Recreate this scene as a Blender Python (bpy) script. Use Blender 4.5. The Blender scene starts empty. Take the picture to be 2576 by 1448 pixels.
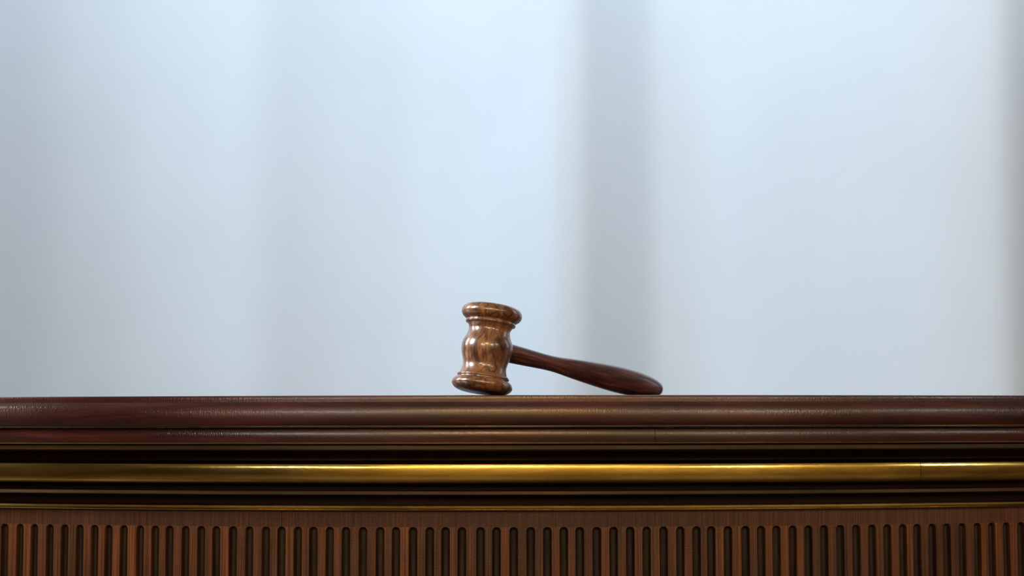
import bpy, bmesh, math, random
from mathutils import Vector, Matrix

# ------------------------------------------------------------------ camera
scene = bpy.context.scene
C = scene.collection
F_PX = 4293.0                      # 60 mm lens on a 36 mm sensor, 2576 px wide
TILT = math.atan((1060 - 724) / F_PX)
D0 = 1.582                         # camera to the frieze plane of the bench
Z_TOP = 1.10                       # height of the bench top
OUT_SLAB = 0.050
def elev(y): return math.tan(TILT - math.atan((y - 724) / F_PX))
Z_CAM = Z_TOP - elev(993) * (D0 - OUT_SLAB)
cam_d = bpy.data.cameras.new('camera')
cam_d.sensor_width = 36.0
cam_d.lens = 60.0
cam_d.clip_start = 0.05
cam_d.dof.use_dof = True
cam_d.dof.focus_distance = 1.56
cam_d.dof.aperture_fstop = 4.0
cam = bpy.data.objects.new('camera', cam_d)
C.objects.link(cam)
cam.matrix_world = Matrix.Translation((0, -D0, Z_CAM)) @ Matrix.Rotation(math.pi / 2 + TILT, 4, 'X') @ Matrix.Rotation(-0.0015, 4, 'Z')
scene.camera = cam

# ------------------------------------------------------------------ world, lights, exposure
w = bpy.data.worlds.new('world')
scene.world = w
w.use_nodes = True
w.node_tree.nodes['Background'].inputs[0].default_value = (0.75, 0.87, 1.0, 1)
w.node_tree.nodes['Background'].inputs[1].default_value = 0.3

def area(name, loc, target, size, size_y, power, col, spread=180):
    d = bpy.data.lights.new(name, 'AREA')
    d.shape = 'RECTANGLE'; d.size = size; d.size_y = size_y
    d.energy = power; d.color = col; d.spread = math.radians(spread)
    o = bpy.data.objects.new(name, d); C.objects.link(o)
    o.location = loc
    o.rotation_euler = (Vector(target) - Vector(loc)).to_track_quat('-Z', 'Y').to_euler()
    return o
# left window key on the gavel; both rear side lights added for the wall
area('side_light', (-3.8, -0.85, 3.1), (0, 0, 1.15), 0.9, 1.7, 84, (1.0, 0.96, 0.90), 110)
area('side_light', (-4.3, 1.6, 2.9), (0.6, 4.3, 2.4), 1.4, 2.2, 138, (0.83, 0.92, 1.0))  # added unseen light, shades the swells of the rear wall from the left
area('side_light', (4.2, 1.4, 2.6), (0.5, 4.3, 2.3), 1.4, 2.2, 22, (0.84, 0.93, 1.0))  # added unseen light, brightens the right part of the rear wall
# added unseen area light, washes the rear wall brighter towards the top
area('wall_wash', (0, 3.0, 3.9), (0, 4.3, 2.9), 6.0, 0.25, 58, (0.82, 0.91, 1.0))
# wall lamps of the court room, behind the camera
WHITE, WARM = (1, 0.93, 0.86), (1, 0.58, 0.28)
for x, y, z, sx, sy, p, c in ((-2.43, -5.8, 2.9, 0.12, 0.5, 32, WHITE), (-1.73, -5.8, 2.6, 0.10, 0.4, 20, WHITE),
                              (-0.15, -5.8, 3.4, 0.9, 0.4, 80, WARM), (2.35, -5.8, 2.8, 0.12, 0.5, 32, WHITE), (4.3, -4.4, 3.0, 0.2, 0.6, 26, WHITE)):
    area('wall_lamp', (x, y, z), (0, 0, 1.1), sx, sy, p, c)
# added warm lights on the oak wall, whose reflection brightens the gold moulding
for x in (-0.9, 1.1, 3.0):
    area('front_wall_fill', (x, -5.2, 3.4), (x, -6.1, 1.3), 0.5, 0.3, 135, (1.0, 0.80, 0.48))

vs = scene.view_settings
vs.view_transform = 'Standard'; vs.look = 'None'; vs.gamma = 1.0; vs.exposure = 0.0
vs.use_curve_mapping = False

# ------------------------------------------------------------------ materials
class NT:
    def __init__(s, name):
        s.m = bpy.data.materials.new(name); s.m.use_nodes = True
        s.t = s.m.node_tree; s.b = s.t.nodes['Principled BSDF']
    def n(s, typ, **kw):
        nd = s.t.nodes.new(typ)
        for k, v in kw.items(): setattr(nd, k, v)
        return nd
    def l(s, a, b): s.t.links.new(a, b)
    def setb(s, **kw):
        for k, v in kw.items(): s.b.inputs[k.replace('_', ' ')].default_value = v
    def coords(s, kind, scale, rot=(0, 0, 0)):
        tc = s.n('ShaderNodeTexCoord'); mp = s.n('ShaderNodeMapping')
        mp.inputs['Scale'].default_value = scale; mp.inputs['Rotation'].default_value = rot
        s.l(tc.outputs[kind], mp.inputs['Vector']); return mp.outputs['Vector']
    def noise(s, vec, scale, detail=4, rough=0.6, dist=0.0):
        nd = s.n('ShaderNodeTexNoise'); s.l(vec, nd.inputs['Vector'])
        nd.inputs['Scale'].default_value = scale; nd.inputs['Detail'].default_value = detail
        nd.inputs['Roughness'].default_value = rough; nd.inputs['Distortion'].default_value = dist
        return nd.outputs['Fac']
    def ramp(s, fac, stops):
        r = s.n('ShaderNodeValToRGB'); e = r.color_ramp.elements
        while len(e) < len(stops): e.new(0.5)
        for q, (p, c) in zip(e, stops): q.position = p; q.color = (*c, 1) if len(c) == 3 else c
        s.l(fac, r.inputs['Fac']); return r.outputs['Color']
    def mix(s, fac, a, b, mode='MIX'):
        m = s.n('ShaderNodeMix', data_type='RGBA', blend_type=mode)
        for sock, v in ((m.inputs[0], fac), (m.inputs[6], a), (m.inputs[7], b)):
            if hasattr(v, 'links'): s.l(v, sock)
            else: sock.default_value = v if isinstance(v, float) else (*v, 1)
        return m.outputs[2]
    def bump(s, fac, strength, dist):
        b = s.n('ShaderNodeBump'); b.inputs['Strength'].default_value = strength
        b.inputs['Distance'].default_value = dist
        s.l(fac, b.inputs['Height']); s.l(b.outputs['Normal'], s.b.inputs['Normal'])
        return b

def g(v): return (v, v, v)

def wood_bench(name, dark, mid, light, uv_scale, rough=0.3, coat=0.6, tint=0.0, bump=0.42, spec=0.42, aniso=0.25):
    t = NT(name)
    v = t.coords('UV', uv_scale)
    base = t.ramp(t.noise(v, 1.0, 6, 0.62, 0.4), [(0.30, dark), (0.52, mid), (0.78, light)])
    big = t.noise(t.coords('UV', (3.0, 9.0, 1)), 1.0, 3)
    base = t.mix(0.55, base, t.ramp(big, [(0.30, (0.50, 0.46, 0.70)), (0.68, (1.45, 1.3, 1.1))]), 'MULTIPLY')
    if tint:
        oi = t.n('ShaderNodeObjectInfo')
        base = t.mix(tint, base, t.ramp(oi.outputs['Random'], [(0.0, (0.55, 0.50, 0.55)), (0.5, (1.0, 0.95, 0.9)), (1.0, (1.6, 1.35, 0.95))]), 'MULTIPLY')
    t.l(base, t.b.inputs['Base Color'])
    fine = t.noise(t.coords('UV', (700, 700, 1)), 1.0, 3)
    r = t.ramp(t.noise(t.coords('UV', (8, 40, 1)), 1.0, 4), [(0.3, g(rough * 0.8)), (0.75, g(rough * 1.5))])
    t.l(r, t.b.inputs['Roughness'])
    # fine lengthwise polish lines spread a highlight across the grain
    t.setb(Coat_Weight=coat, Coat_Roughness=0.06, Specular_IOR_Level=spec, Anisotropic=0.78, Anisotropic_Rotation=aniso)
    tg = t.n('ShaderNodeTangent', direction_type='UV_MAP'); t.l(tg.outputs[0], t.b.inputs['Tangent'])
    b = t.bump(fine, bump, 0.0004)
    t.l(b.outputs['Normal'], t.b.inputs['Coat Normal'])
    return t.m

M = {}
M['mahogany'] = wood_bench('mahogany', (0.009, 0.0026, 0.0028), (0.031, 0.0085, 0.0072), (0.075, 0.022, 0.013), (6, 260, 1), 0.23, 0.15)
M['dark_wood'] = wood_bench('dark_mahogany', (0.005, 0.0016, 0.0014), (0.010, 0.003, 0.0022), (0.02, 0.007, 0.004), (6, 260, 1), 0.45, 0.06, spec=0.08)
M['fillet_wood'] = wood_bench('fillet_wood', (0.020, 0.012, 0.005), (0.040, 0.025, 0.010), (0.075, 0.050, 0.018), (6, 300, 1), 0.42, 0.04, spec=0.2)
M['frieze'] = wood_bench('frieze_wood', (0.016, 0.0065, 0.0035), (0.066, 0.025, 0.0095), (0.150, 0.062, 0.020), (650, 7, 1), 0.40, 0.12, 0.75, aniso=0.0)
M['rail'] = wood_bench('rail_wood', (0.018, 0.0075, 0.004), (0.052, 0.019, 0.009), (0.105, 0.042, 0.016), (550, 10, 1), 0.38, 0.15, aniso=0.0)
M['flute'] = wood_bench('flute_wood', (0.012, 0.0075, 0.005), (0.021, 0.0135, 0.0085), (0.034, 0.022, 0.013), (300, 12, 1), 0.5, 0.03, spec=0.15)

def gold_reflection():  # warm room reflection in polished wood, put into the colour as gold metal
    t = NT('painted_gold_reflection')
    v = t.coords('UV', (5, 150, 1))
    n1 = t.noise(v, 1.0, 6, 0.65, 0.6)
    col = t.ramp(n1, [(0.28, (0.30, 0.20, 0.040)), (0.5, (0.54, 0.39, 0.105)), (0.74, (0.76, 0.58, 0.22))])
    mottle = t.ramp(t.noise(t.coords('UV', (3.2, 45, 1)), 1.0, 5), [(0.36, g(0.30)), (0.62, g(1.1))])
    t.l(t.mix(0.75, col, mottle, 'MULTIPLY'), t.b.inputs['Base Color'])
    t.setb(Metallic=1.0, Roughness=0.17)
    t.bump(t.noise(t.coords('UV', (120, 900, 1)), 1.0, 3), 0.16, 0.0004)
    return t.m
M['gold_reflection'] = gold_reflection()

def gavel_head_mat():
    t = NT('walnut_head')
    n1 = t.noise(t.coords('Object', (1, 1, 0.45), (0.25, 0.1, 0)), 55, 6, 0.62, 1.6)
    col = t.ramp(n1, [(0.25, (0.042, 0.016, 0.007)), (0.42, (0.140, 0.058, 0.020)), (0.58, (0.25, 0.112, 0.039)), (0.8, (0.37, 0.18, 0.068))])
    # a few dark wandering veins: thin level lines of a noise field stretched along the grain
    n2 = t.noise(t.coords('Object', (1, 1, 0.30), (0.2, 0, 0.4)), 46, 3, 0.55, 0.8)
    vein = t.ramp(n2, [(0.455, g(1.0)), (0.485, (0.34, 0.26, 0.22)), (0.495, (0.16, 0.12, 0.10)), (0.505, (0.40, 0.30, 0.25)), (0.54, g(1.0))])
    col = t.mix(0.8, col, vein, 'MULTIPLY')
    pores = t.ramp(t.noise(t.coords('Object', (1, 1, 0.14)), 800, 3), [(0.36, g(0.35)), (0.50, g(1.0))])
    col = t.mix(0.65, col, pores, 'MULTIPLY')
    t.l(col, t.b.inputs['Base Color'])
    t.setb(Roughness=0.34, Coat_Weight=1.0, Coat_Roughness=0.17)
    b = t.bump(t.noise(t.coords('Object', (1, 1, 0.3)), 500, 4), 0.25, 0.0004)
    t.l(b.outputs['Normal'], t.b.inputs['Coat Normal'])
    return t.m
def gavel_handle_mat():
    t = NT('rosewood_handle')
    n1 = t.noise(t.coords('Object', (0.06, 1, 1)), 330, 5, 0.7, 0.3)
    col = t.ramp(n1, [(0.32, (0.013, 0.005, 0.0045)), (0.50, (0.056, 0.018, 0.015)), (0.68, (0.16, 0.058, 0.042))])
    n2 = t.ramp(t.noise(t.coords('Object', (0.25, 1, 1)), 60, 3), [(0.3, g(0.6)), (0.7, g(1.3))])
    t.l(t.mix(0.8, col, n2, 'MULTIPLY'), t.b.inputs['Base Color'])
    t.setb(Roughness=0.34, Coat_Weight=0.4, Coat_Roughness=0.2)
    t.bump(n1, 0.25, 0.0004)
    return t.m
M['head'] = gavel_head_mat(); M['handle'] = gavel_handle_mat()

def plain(name, col, rough, scale=3.0, amt=0.06):
    t = NT(name)
    c = t.ramp(t.noise(t.coords('Object', (1, 1, 1)), scale, 4), [(0.3, tuple(x * (1 - amt) for x in col)), (0.7, tuple(min(1, x * (1 + amt)) for x in col))])
    t.l(c, t.b.inputs['Base Color']); t.setb(Roughness=rough); return t.m
M['plaster'] = plain('pale_plaster', (0.56, 0.665, 0.775), 0.9, 0.9, 0.04)
M['side_wall'] = plain('side_wall_paint', (0.05, 0.032, 0.022), 0.6)
M['oak_wall'] = plain('oak_panelling', (0.42, 0.33, 0.18), 0.5)
M['shade_board'] = plain('dark_shade_board', (0.02, 0.011, 0.007), 0.5)
M['floor'] = plain('honey_floor', (0.06, 0.034, 0.02), 0.5)
M['ceiling'] = plain('ceiling_paint', (0.55, 0.53, 0.50), 0.9)

# ------------------------------------------------------------------ mesh helpers
def mesh_obj(name, verts, faces, mat, parent=None, uvs=None, smooth=None, origin=None):
    """origin: world point that becomes the object's origin; verts in world space"""
    if origin is None:
        n = len(verts)
        origin = tuple(sum(v[i] for v in verts) / n for i in range(3))
    me = bpy.data.meshes.new(name)
    me.from_pydata([tuple(v[i] - origin[i] for i in range(3)) for v in verts], [], faces)
    if uvs:
        ul = me.uv_layers.new(name='UVMap')
        for poly in me.polygons:
            for li in poly.loop_indices:
                ul.data[li].uv = uvs[me.loops[li].vertex_index]
    me.materials.append(mat)
    bm = bmesh.new(); bm.from_mesh(me)
    bmesh.ops.recalc_face_normals(bm, faces=bm.faces)
    bm.to_mesh(me); bm.free()
    if smooth is not None:
        me.polygons.foreach_set('use_smooth', [True] * len(me.polygons))
        me.set_sharp_from_angle(angle=math.radians(smooth))
    o = bpy.data.objects.new(name, me); C.objects.link(o)
    if parent:
        o.parent = parent
        pl = parent_world(parent)
        o.location = tuple(origin[i] - pl[i] for i in range(3))
    else:
        o.location = origin
    return o
def parent_world(p):
    v = Vector((0, 0, 0))
    while p: v += p.location; p = p.parent
    return v
def tag(o, label, cat, group=None):
    o['label'] = label; o['category'] = cat
    if group: o['group'] = group
def struct(o): o['kind'] = 'structure'; return o

# ------------------------------------------------------------------ the room
def box(name, lo, hi, mat):
    vs_ = [(x, y, z) for x in (lo[0], hi[0]) for y in (lo[1], hi[1]) for z in (lo[2], hi[2])]
    fs = [(0, 1, 3, 2), (4, 6, 7, 5), (0, 4, 5, 1), (2, 3, 7, 6), (0, 2, 6, 4), (1, 5, 7, 3)]
    return mesh_obj(name, vs_, fs, mat)
W_BACK = 4.4
struct(box('floor', (-4.6, -6.1, -0.1), (4.6, W_BACK + 0.5, 0), M['floor']))
struct(box('ceiling', (-4.6, -6.1, 4.2), (4.6, W_BACK + 0.5, 4.3), M['ceiling']))
struct(box('wall_left', (-4.7, -6.1, 0), (-4.6, W_BACK + 0.5, 4.2), M['side_wall']))
struct(box('wall_right', (4.6, -6.1, 0), (4.7, W_BACK + 0.5, 4.2), M['side_wall']))
struct(box('wall_front', (-4.6, -6.2, 0), (4.6, -6.1, 4.2), M['oak_wall']))

struct(box('shade_board_1', (-4.5, -6.1, 0), (-2.3, -6.04, 2.9), M['shade_board']))  # unseen dark board added to darken the left end of the gold reflection

# rear wall: plaster, broad vertical swells shaped to shade into light and dark bands
def back_wall():
    # (x in metres on the wall, how far the surface turns towards the left: + = faces left)
    ctrl = [(-4.6, 0.2), (-3.0, 0.5), (-2.4, -0.2), (-1.95, -1.25), (-1.74, -1.05), (-1.50, -0.50), (-1.25, -0.20), (-0.98, -0.08), (-0.82, -0.30),
            (-0.5, -0.08), (-0.25, 0.36), (-0.02, 0.90), (0.10, 0.95), (0.18, 0.1), (0.30, -0.55), (0.42, -0.55), (0.56, 0.05),
            (0.78, 0.72), (1.28, 0.85), (1.46, 0.45), (1.68, -0.75), (1.92, -0.7), (2.2, 0.1), (2.8, 0.4), (4.6, 0.1)]
    def val(x):
        for (a, va), (b, vb) in zip(ctrl, ctrl[1:]):
            if a <= x <= b:
                s = (x - a) / (b - a); s = s * s * (3 - 2 * s); return va + (vb - va) * s
        return 0.0
    N = 460; xs = [-4.6 + 9.2 * i / N for i in range(N + 1)]
    d = [0.0]
    for a, b in zip(xs, xs[1:]): d.append(d[-1] - val((a + b) / 2) * (b - a))
    i0 = N // 2; off = d[i0]
    vs_, fs = [], []
    for x, q in zip(xs, d):
        vs_ += [(x, W_BACK + q - off, 0), (x, W_BACK + q - off, 4.2), (x, W_BACK + 0.6, 0), (x, W_BACK + 0.6, 4.2)]
    for i in range(N):
        a = 4 * i; b = a + 4
        fs += [(a, b, b + 1, a + 1), (a + 2, a + 3, b + 3, b + 2), (a, a + 2, b + 2, b), (a + 1, b + 1, b + 3, a + 3)]
    return struct(mesh_obj('wall_back', vs_, fs, M['plaster'], smooth=60))
back_wall()

# ------------------------------------------------------------------ the judge's bench
R_B = 1.776; X0 = 0.0022
TH = 0.42                                 # half angle of the bench front
random.seed(4)
def P(th, out, z): return (X0 + (R_B + out) * math.sin(th), R_B - (R_B + out) * math.cos(th), z)
def zpx(y, out): return Z_CAM + elev(y) * (D0 - out)
bench = bpy.data.objects.new('judge_bench', None); C.objects.link(bench)
bench.location = (X0, 0.25, 0)
tag(bench, 'dark mahogany judge bench with curved front, mouldings with painted gold reflections and fluted frieze', 'bench')

def sweep(name, prof, mat, a=-TH, b=TH, parent=None, steps=None, smooth=32, label=None):
    """closed cross-section prof = [(out, z)] swept along the arc of the bench front"""
    steps = steps or max(4, int((b - a) / 0.012))
    L = [0.0]
    for (o1, z1), (o2, z2) in zip(prof, prof[1:]): L.append(L[-1] + math.hypot(o2 - o1, z2 - z1))
    vs_, uv, fs = [], [], []
    n = len(prof)
    for i in range(steps + 1):
        th = a + (b - a) * i / steps
        for k, (o, z) in enumerate(prof):
            vs_.append(P(th, o, z)); uv.append((th * R_B + 5.0, L[k] + z * 0.7))
    for i in range(steps):
        for k in range(n):
            k2 = (k + 1) % n
            fs.append((i * n + k, (i + 1) * n + k, (i + 1) * n + k2, i * n + k2))
    fs.append(tuple(range(n))); fs.append(tuple(steps * n + k for k in range(n)))
    o = mesh_obj(name, vs_, fs, mat, parent or bench, uv, smooth)
    if label: o['label'] = label
    return o
def prof(pts): return [(o / 1000.0, zpx(y, o / 1000.0)) for o, y in pts]
def theta_at(x_px, out=0.045):
    u = (x_px - 1288) / F_PX; t = D0
    for _ in range(30):
        s = (u * t - X0) / (R_B + out); t = D0 + R_B - (R_B + out) * math.sqrt(1 - s * s)
    return math.asin((u * t - X0) / (R_B + out))

DEEP = -0.52
GAP = 0.00012
# top slab with a swelling nosing
front = prof([(45.5, 993.0), (49.2, 993.5), (50.3, 994.6), (50.7, 997), (50.8, 1003), (50.9, 1009.5), (52.0, 1012.8), (53.3, 1017), (54.4, 1023.5),
              (55.1, 1031), (55.5, 1040), (55.5, 1050), (54.8, 1059), (53.4, 1066), (51.9, 1069.6), (51.9, 1071.2), (51.0, 1073.2), (49.0, 1074)])
zb = front[-1][1]
slab = [(DEEP, Z_TOP)] + [(0.045, Z_TOP)] + front[1:] + [(DEEP, zb)]
sj = theta_at(1728)
sweep('top_slab', slab, M['mahogany'], -TH, TH, steps=84)
# fascia below it, two lengths that meet in a joint
fas = prof([(42.5, 1075.2), (45.5, 1077), (46.6, 1082), (47.2, 1094), (46.9, 1106), (46.0, 1111.5), (46.6, 1112.6), (46.6, 1115.4), (45.2, 1117.2)])
fas = [(0.015, fas[0][1])] + fas + [(0.015, fas[-1][1])]
fj = theta_at(1645)
sweep('fascia_moulding', fas, M['mahogany'], -TH, fj - GAP)
sweep('fascia_moulding', fas, M['mahogany'], fj + GAP, TH)
# warm glints on the slab and fascia edges, put in as thin gold beads
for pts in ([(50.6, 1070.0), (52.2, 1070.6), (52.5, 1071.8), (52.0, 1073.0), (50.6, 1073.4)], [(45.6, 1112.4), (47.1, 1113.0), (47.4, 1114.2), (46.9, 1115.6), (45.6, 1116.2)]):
    sweep('edge_glint', prof(pts), M['gold_reflection'], label='thin edge line, warm glint in gold colour')
fil = prof([(40.5, 1118.2), (42.0, 1119.6), (42.2, 1129.5), (41.0, 1131.8), (39.5, 1132.2)])
fil = [(0.012, fil[0][1])] + fil + [(0.012, fil[-1][1])]
sweep('upper_fillet', fil, M['fillet_wood'])
cav = prof([(38.5, 1132.3), (34, 1133), (27, 1136), (21.5, 1141), (18.5, 1147), (17.2, 1153), (17.0, 1156.5)])
cav = [(0.0, cav[0][1])] + cav + [(0.0, cav[-1][1])]
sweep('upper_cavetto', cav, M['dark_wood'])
# the broad moulding in two lengths, its warm reflection put into the colour
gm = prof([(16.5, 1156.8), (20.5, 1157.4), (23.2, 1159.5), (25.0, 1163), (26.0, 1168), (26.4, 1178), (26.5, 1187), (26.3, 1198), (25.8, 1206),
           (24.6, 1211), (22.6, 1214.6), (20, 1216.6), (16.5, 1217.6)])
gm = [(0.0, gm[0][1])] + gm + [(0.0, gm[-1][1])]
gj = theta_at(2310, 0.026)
sweep('reflection_moulding', gm, M['gold_reflection'], -TH, gj - GAP, label='broad moulding with painted gold reflection')
sweep('reflection_moulding', gm, M['gold_reflection'], gj + GAP, TH, label='broad moulding with painted gold reflection')
lc = prof([(17.5, 1217.8), (14.5, 1219.5), (12.2, 1223.5), (11.6, 1228), (12.6, 1232), (15.5, 1234.2)])
lc = [(-0.004, lc[0][1])] + lc + [(-0.004, lc[-1][1])]
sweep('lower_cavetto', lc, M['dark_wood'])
f2 = prof([(17.0, 1234.4), (18.4, 1235.6), (18.6, 1242.8), (17.6, 1244.8), (16.0, 1245.2)])
f2 = [(-0.004, f2[0][1])] + f2 + [(-0.004, f2[-1][1])]
sweep('lower_fillet', f2, M['fillet_wood'])
sc = prof([(15.0, 1245.4), (10, 1247.5), (6.5, 1252), (4.8, 1258), (4.2, 1264), (4.0, 1268.6)])
sc = [(-0.004, sc[0][1])] + sc + [(-0.004, sc[-1][1])]
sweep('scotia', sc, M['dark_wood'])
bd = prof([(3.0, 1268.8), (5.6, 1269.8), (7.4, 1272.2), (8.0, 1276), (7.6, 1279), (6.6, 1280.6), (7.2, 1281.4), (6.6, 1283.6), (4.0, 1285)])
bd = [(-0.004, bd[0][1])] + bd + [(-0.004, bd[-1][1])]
sweep('reflection_bead', bd, M['gold_reflection'], label='narrow bead with painted gold reflection')

# ---- the fluted frieze: rails above and below, a slat between every two flutes
FL_TOP = zpx(1325.5, 0); R_FL = 0.0038; DEP = 0.0050
Z_BOT = 0.24
frieze = bpy.data.objects.new('fluted_frieze', None); C.objects.link(frieze)
frieze.parent = bench; frieze.location = (0, -0.25, 0.6)
rail_top = zpx(1285.2, 0)
rj = theta_at(712, 0.0)
railp = [(-0.012, rail_top), (-0.0003, rail_top), (0.0, rail_top - 0.0003), (0.0, FL_TOP), (-0.012, FL_TOP)]
sweep('rail', railp, M['rail'], -TH, rj - GAP, parent=frieze)
sweep('rail', railp, M['rail'], rj + GAP, TH, parent=frieze)
railb = [(-0.012, Z_BOT), (0.0, Z_BOT), (0.0, 0.15), (-0.012, 0.15)]
sweep('rail', railb, M['rail'], parent=frieze)

# flute centres along the arc: hand spaced, a little uneven
devs = [-0.00222, -0.00115, -0.00108, 0.00006, 0.00023, 0.00064, 0.00053, -0.00051, -0.00048, 0.00060, 0.00038, -0.00071, -0.00036, -0.00042, -0.00099, -0.00038, -0.00004, 0.00040, -0.00004, 0.00007, -0.00060, -0.00061, -0.00086, -0.00028, 0.00034, -0.00031, -0.00004, 0.00012, -0.00065, -0.00097, 0.00084, 0.00014, 0.00050, 0.00087, 0.00089, 0.00054, -0.00014, 0.00028, 0.00036, 0.00048, 0.00033, 0.00074, 0.00090, 0.00068, -0.00081, -0.00042, 0.00079, 0.00037, -0.00042, -0.00009, -0.00044, -0.00053, -0.00013, 0.00036, 0.00065, 0.00042, 0.00071, -0.00007, -0.00009, -0.00030, 0.00034, 0.00091, 0.00080, 0.00110, 0.00147]
cent = []
half = len(devs) // 2
for k in range(-60, 61):
    dv = devs[k + half] if -half <= k <= half else random.uniform(-6e-4, 6e-4)
    th = (k * 0.015372 - 0.00153) / R_B + dv / R_B
    if abs(th) < TH - 0.006: cent.append(th)
NA = 6
def slat_outline(a, b):
    """front outline of the slat between flute centres a and b, (u, z, inset normal) with u = arc length"""
    ua, ub = a * R_B, b * R_B; r = R_FL; zt = FL_TOP - r; zl = Z_BOT + r
    pts = []
    for i in range(NA + 1):           # upper left quarter, from the flute crown down to its side
        q = math.pi / 2 * (1 - i / NA); pts.append((ua + r * math.cos(q), zt + r * math.sin(q), math.cos(q), math.sin(q)))
    for i in range(NA + 1):
        q = -math.pi / 2 * i / NA; pts.append((ua + r * math.cos(q), zl + r * math.sin(q), math.cos(q), math.sin(q)))
    for i in range(NA + 1):
        q = math.pi + math.pi / 2 * (1 - i / NA); pts.append((ub + r * math.cos(q), zl + r * math.sin(q), math.cos(q), math.sin(q)))
    for i in range(NA + 1):
        q = math.pi - math.pi / 2 * i / NA; pts.append((ub + r * math.cos(q), zt + r * math.sin(q), math.cos(q), math.sin(q)))
    return pts
def make_slat(a, b):
    pts = slat_outline(a, b); n = len(pts); e = 0.00045
    vs_, uv, fs = [], [], []
    for ring, (off, out) in enumerate(((e, 0.0), (0.0, -e), (0.0, -DEP))):
        for (u, z, nx, nz) in pts:
            uu = u + nx * off; zz = z + (nz * off if abs(nz) < 0.98 else 0)
            zz = min(max(zz, Z_BOT), FL_TOP)
            vs_.append(P(uu / R_B, out, zz)); uv.append((uu + 5.0, zz))
    m = (NA + 1) * 2
    # front face as strips: left side point i pairs with right side point n-1-i
    for i in range(m - 1): fs.append((i, i + 1, n - 2 - i, n - 1 - i))
    for ring in (0, 1):
        for i in range(n - 1):
            if i == m - 1: continue
            fs.append((ring * n + i, ring * n + i + 1, (ring + 1) * n + i + 1, (ring + 1) * n + i))
    return mesh_obj('slat', vs_, fs, M['frieze'], frieze, uv, 35)
def make_flute(c):
    r = R_FL; zt = FL_TOP - r; zl = Z_BOT + r; ring = []
    for i in range(2 * NA + 1):
        q = math.pi * i / (2 * NA); ring.append((math.cos(q), math.sin(q), zt))
    for i in range(2 * NA + 1):
        q = math.pi + math.pi * i / (2 * NA); ring.append((math.cos(q), math.sin(q), zl))
    n = len(ring); vs_, uv, fs = [], [], []
    for rr, out in ((r + 0.0001, -DEP + 0.0012), (r * 0.90, -DEP - 0.0002), (r * 0.70, -DEP - 0.0012), (r * 0.35, -DEP - 0.0016)):
        for (cx, sz, z0) in ring:
            u = c * R_B + rr * cx; z = z0 + rr * sz
            vs_.append(P(u / R_B, out, z)); uv.append((u + 5, z))
    for k in range(3):
        for i in range(n):
            j = (i + 1) % n; fs.append((k * n + i, k * n + j, (k + 1) * n + j, (k + 1) * n + i))
    k = 3 * n; h = 2 * NA + 1
    for i in range(NA): fs.append((k + i, k + i + 1, k + h - 2 - i, k + h - 1 - i)) if i < NA - 1 else fs.append((k + i, k + i + 1, k + i + 2))
    fs.append((k, k + h - 1, k + h, k + 2 * h - 1))
    for i in range(NA): fs.append((k + h + i, k + h + i + 1, k + 2 * h - 2 - i, k + 2 * h - 1 - i)) if i < NA - 1 else fs.append((k + h + i, k + h + i + 1, k + h + i + 2))
    return mesh_obj('flute', vs_, fs, M['flute'], frieze, uv, 50)
for a, b in zip(cent, cent[1:]): make_slat(a, b)
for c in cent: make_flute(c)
# end stiles of the frieze, carcass behind and plinth below
for a, b in ((-TH, cent[0]), (cent[-1], TH)):
    sweep('stile', [(-0.012, Z_BOT), (-0.0002, Z_BOT), (-0.0002, FL_TOP), (-0.012, FL_TOP)], M['frieze'], a, b, frieze, 4)
sweep('carcass', [(-0.0125, 0.02), (-0.0125, rail_top - 0.001), (-0.006, rail_top), (-0.006, zb - 0.0003), (DEEP + 0.03, zb - 0.0003), (DEEP + 0.03, 0.02)], M['dark_wood'], -TH + 0.003, TH - 0.003)
sweep('plinth', [(-0.012, 0.15), (0.018, 0.15), (0.022, 0.145), (0.022, 0.0), (DEEP + 0.03, 0.0), (DEEP + 0.03, 0.018), (-0.012, 0.018)], M['mahogany'])

# ------------------------------------------------------------------ the gavel
def lathe(name, prof_, mat, parent, seg=72, axis='Z', smooth=50):
    vs_, fs = [], []
    n = len(prof_)
    def pt(r, h, q):
        x, y = r * math.cos(q), r * math.sin(q)
        return (x, y, h) if axis == 'Z' else (h, x, y)
    ring = []
    for (h, r) in prof_:
        if r < 1e-6: ring.append([len(vs_)]); vs_.append(pt(0, h, 0))
        else:
            ring.append(list(range(len(vs_), len(vs_) + seg)))
            vs_ += [pt(r, h, 2 * math.pi * i / seg) for i in range(seg)]
    for A, B in zip(ring, ring[1:]):
        for i in range(seg):
            j = (i + 1) % seg
            if len(A) == 1: fs.append((A[0], B[j], B[i]))
            elif len(B) == 1: fs.append((A[i], A[j], B[0]))
            else: fs.append((A[i], A[j], B[j], B[i]))
    me = bpy.data.meshes.new(name); me.from_pydata(vs_, [], fs); me.materials.append(mat)
    bm = bmesh.new(); bm.from_mesh(me); bmesh.ops.recalc_face_normals(bm, faces=bm.faces); bm.to_mesh(me); bm.free()
    me.polygons.foreach_set('use_smooth', [True] * len(me.polygons)); me.set_sharp_from_angle(angle=math.radians(smooth))
    o = bpy.data.objects.new(name, me); C.objects.link(o); o.parent = parent
    return o
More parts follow.
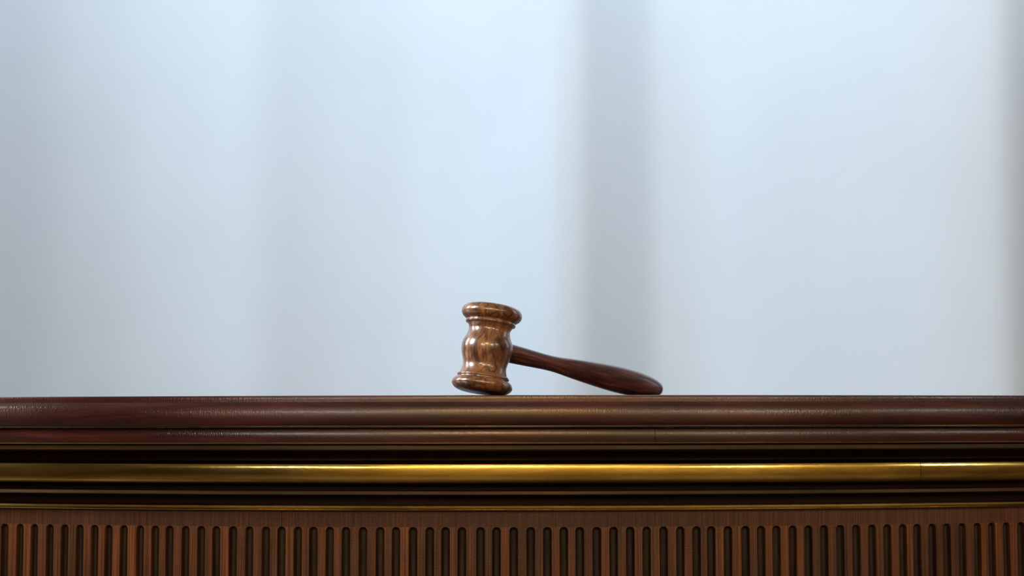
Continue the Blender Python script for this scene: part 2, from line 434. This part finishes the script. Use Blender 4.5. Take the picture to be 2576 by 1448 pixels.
def smooth_prof(pts, sub=6, sharp=()):
    """Catmull-Rom through (h, r) points; sharp = indices kept as corners"""
    out = []
    n = len(pts)
    for i in range(n - 1):
        p1, p2 = pts[i], pts[i + 1]
        p0 = pts[i - 1] if i > 0 and i not in sharp else p1
        p3 = pts[i + 2] if i + 2 < n and (i + 1) not in sharp else p2
        for s in range(sub):
            t = s / sub
            out.append(tuple(0.5 * ((2 * p1[k]) + (-p0[k] + p2[k]) * t + (2 * p0[k] - 5 * p1[k] + 4 * p2[k] - p3[k]) * t * t
                                    + (-p0[k] + 3 * p1[k] - 3 * p2[k] + p3[k]) * t ** 3) for k in (0, 1)))
    out.append(pts[-1])
    return [(h, max(0.0, r)) for h, r in out]
MID = 42.5
hp = [(0.0, 0.0), (0.1, 12.0), (0.9, 20.5), (2.8, 25.4), (6.0, 28.1), (9.0, 28.0), (11.6, 26.2), (13.0, 23.6), (13.6, 23.6), (14.8, 24.3), (16.2, 23.8), (17.0, 22.6),
      (19.6, 21.4), (24.0, 20.4), (29.0, 21.0), (36.0, 23.2), (42.5, 24.0), (48.0, 23.0), (54.0, 20.3), (58.5, 19.3), (61.6, 20.0), (64.2, 21.8),
      (64.4, 23.0), (65.6, 23.5), (67.0, 23.2), (67.8, 22.8), (68.4, 24.0), (70.6, 26.8), (73.6, 28.3), (76.6, 28.1), (79.6, 26.4), (81.6, 22.5), (82.6, 15.0), (82.9, 0.0)]
hp = smooth_prof([((h - MID) / 1000, r / 1000) for h, r in hp], 5, (7, 8, 11, 21, 22, 25))
kp = [(15, 8.9), (24, 8.9), (30, 8.8), (45, 8.3), (60, 7.7), (74, 7.4), (86, 7.8), (98, 8.9), (114, 10.2), (132, 11.5), (150, 12.5), (166, 12.9), (182, 12.6),
      (194, 11.6), (204, 10.0), (211, 8.2), (215.5, 6.4), (217.6, 4.2), (218.2, 1.8), (218.3, 0.0)]
kp = smooth_prof([(h / 1000, r / 1000) for h, r in kp], 5)
def low(phi, pr, axis):
    c, s = math.cos(phi), math.sin(phi)
    return min((h * c - r * s) for h, r in pr) if axis == 'Z' else min((-h * s - r * c) for h, r in pr)
lo_, hi_ = 0.02, 0.5
for _ in range(50):                        # the tilt at which rim and handle end both touch
    m_ = (lo_ + hi_) / 2
    if low(m_, kp, 'X') > low(m_, hp, 'Z'): lo_ = m_
    else: hi_ = m_
PHI = lo_; PSI = math.radians(37)
gavel = bpy.data.objects.new('gavel', None); C.objects.link(gavel)
H_G = -low(PHI, hp, 'Z')
Y_G = 0.003
dist = D0 + Y_G
gx = (1225.5 - 1288) / F_PX * dist
gavel.matrix_world = Matrix.Translation((gx, Y_G, Z_TOP + H_G + 0.00005)) @ Matrix.Rotation(PSI, 4, 'Z') @ Matrix.Rotation(PHI, 4, 'Y')
tag(gavel, 'wooden gavel with turned walnut head and dark handle lying on the bench top', 'gavel')
lathe('head', hp, M['head'], gavel)['label'] = 'golden brown turned walnut head'
lathe('handle', kp, M['handle'], gavel, 48, 'X')['label'] = 'dark reddish brown tapered handle'
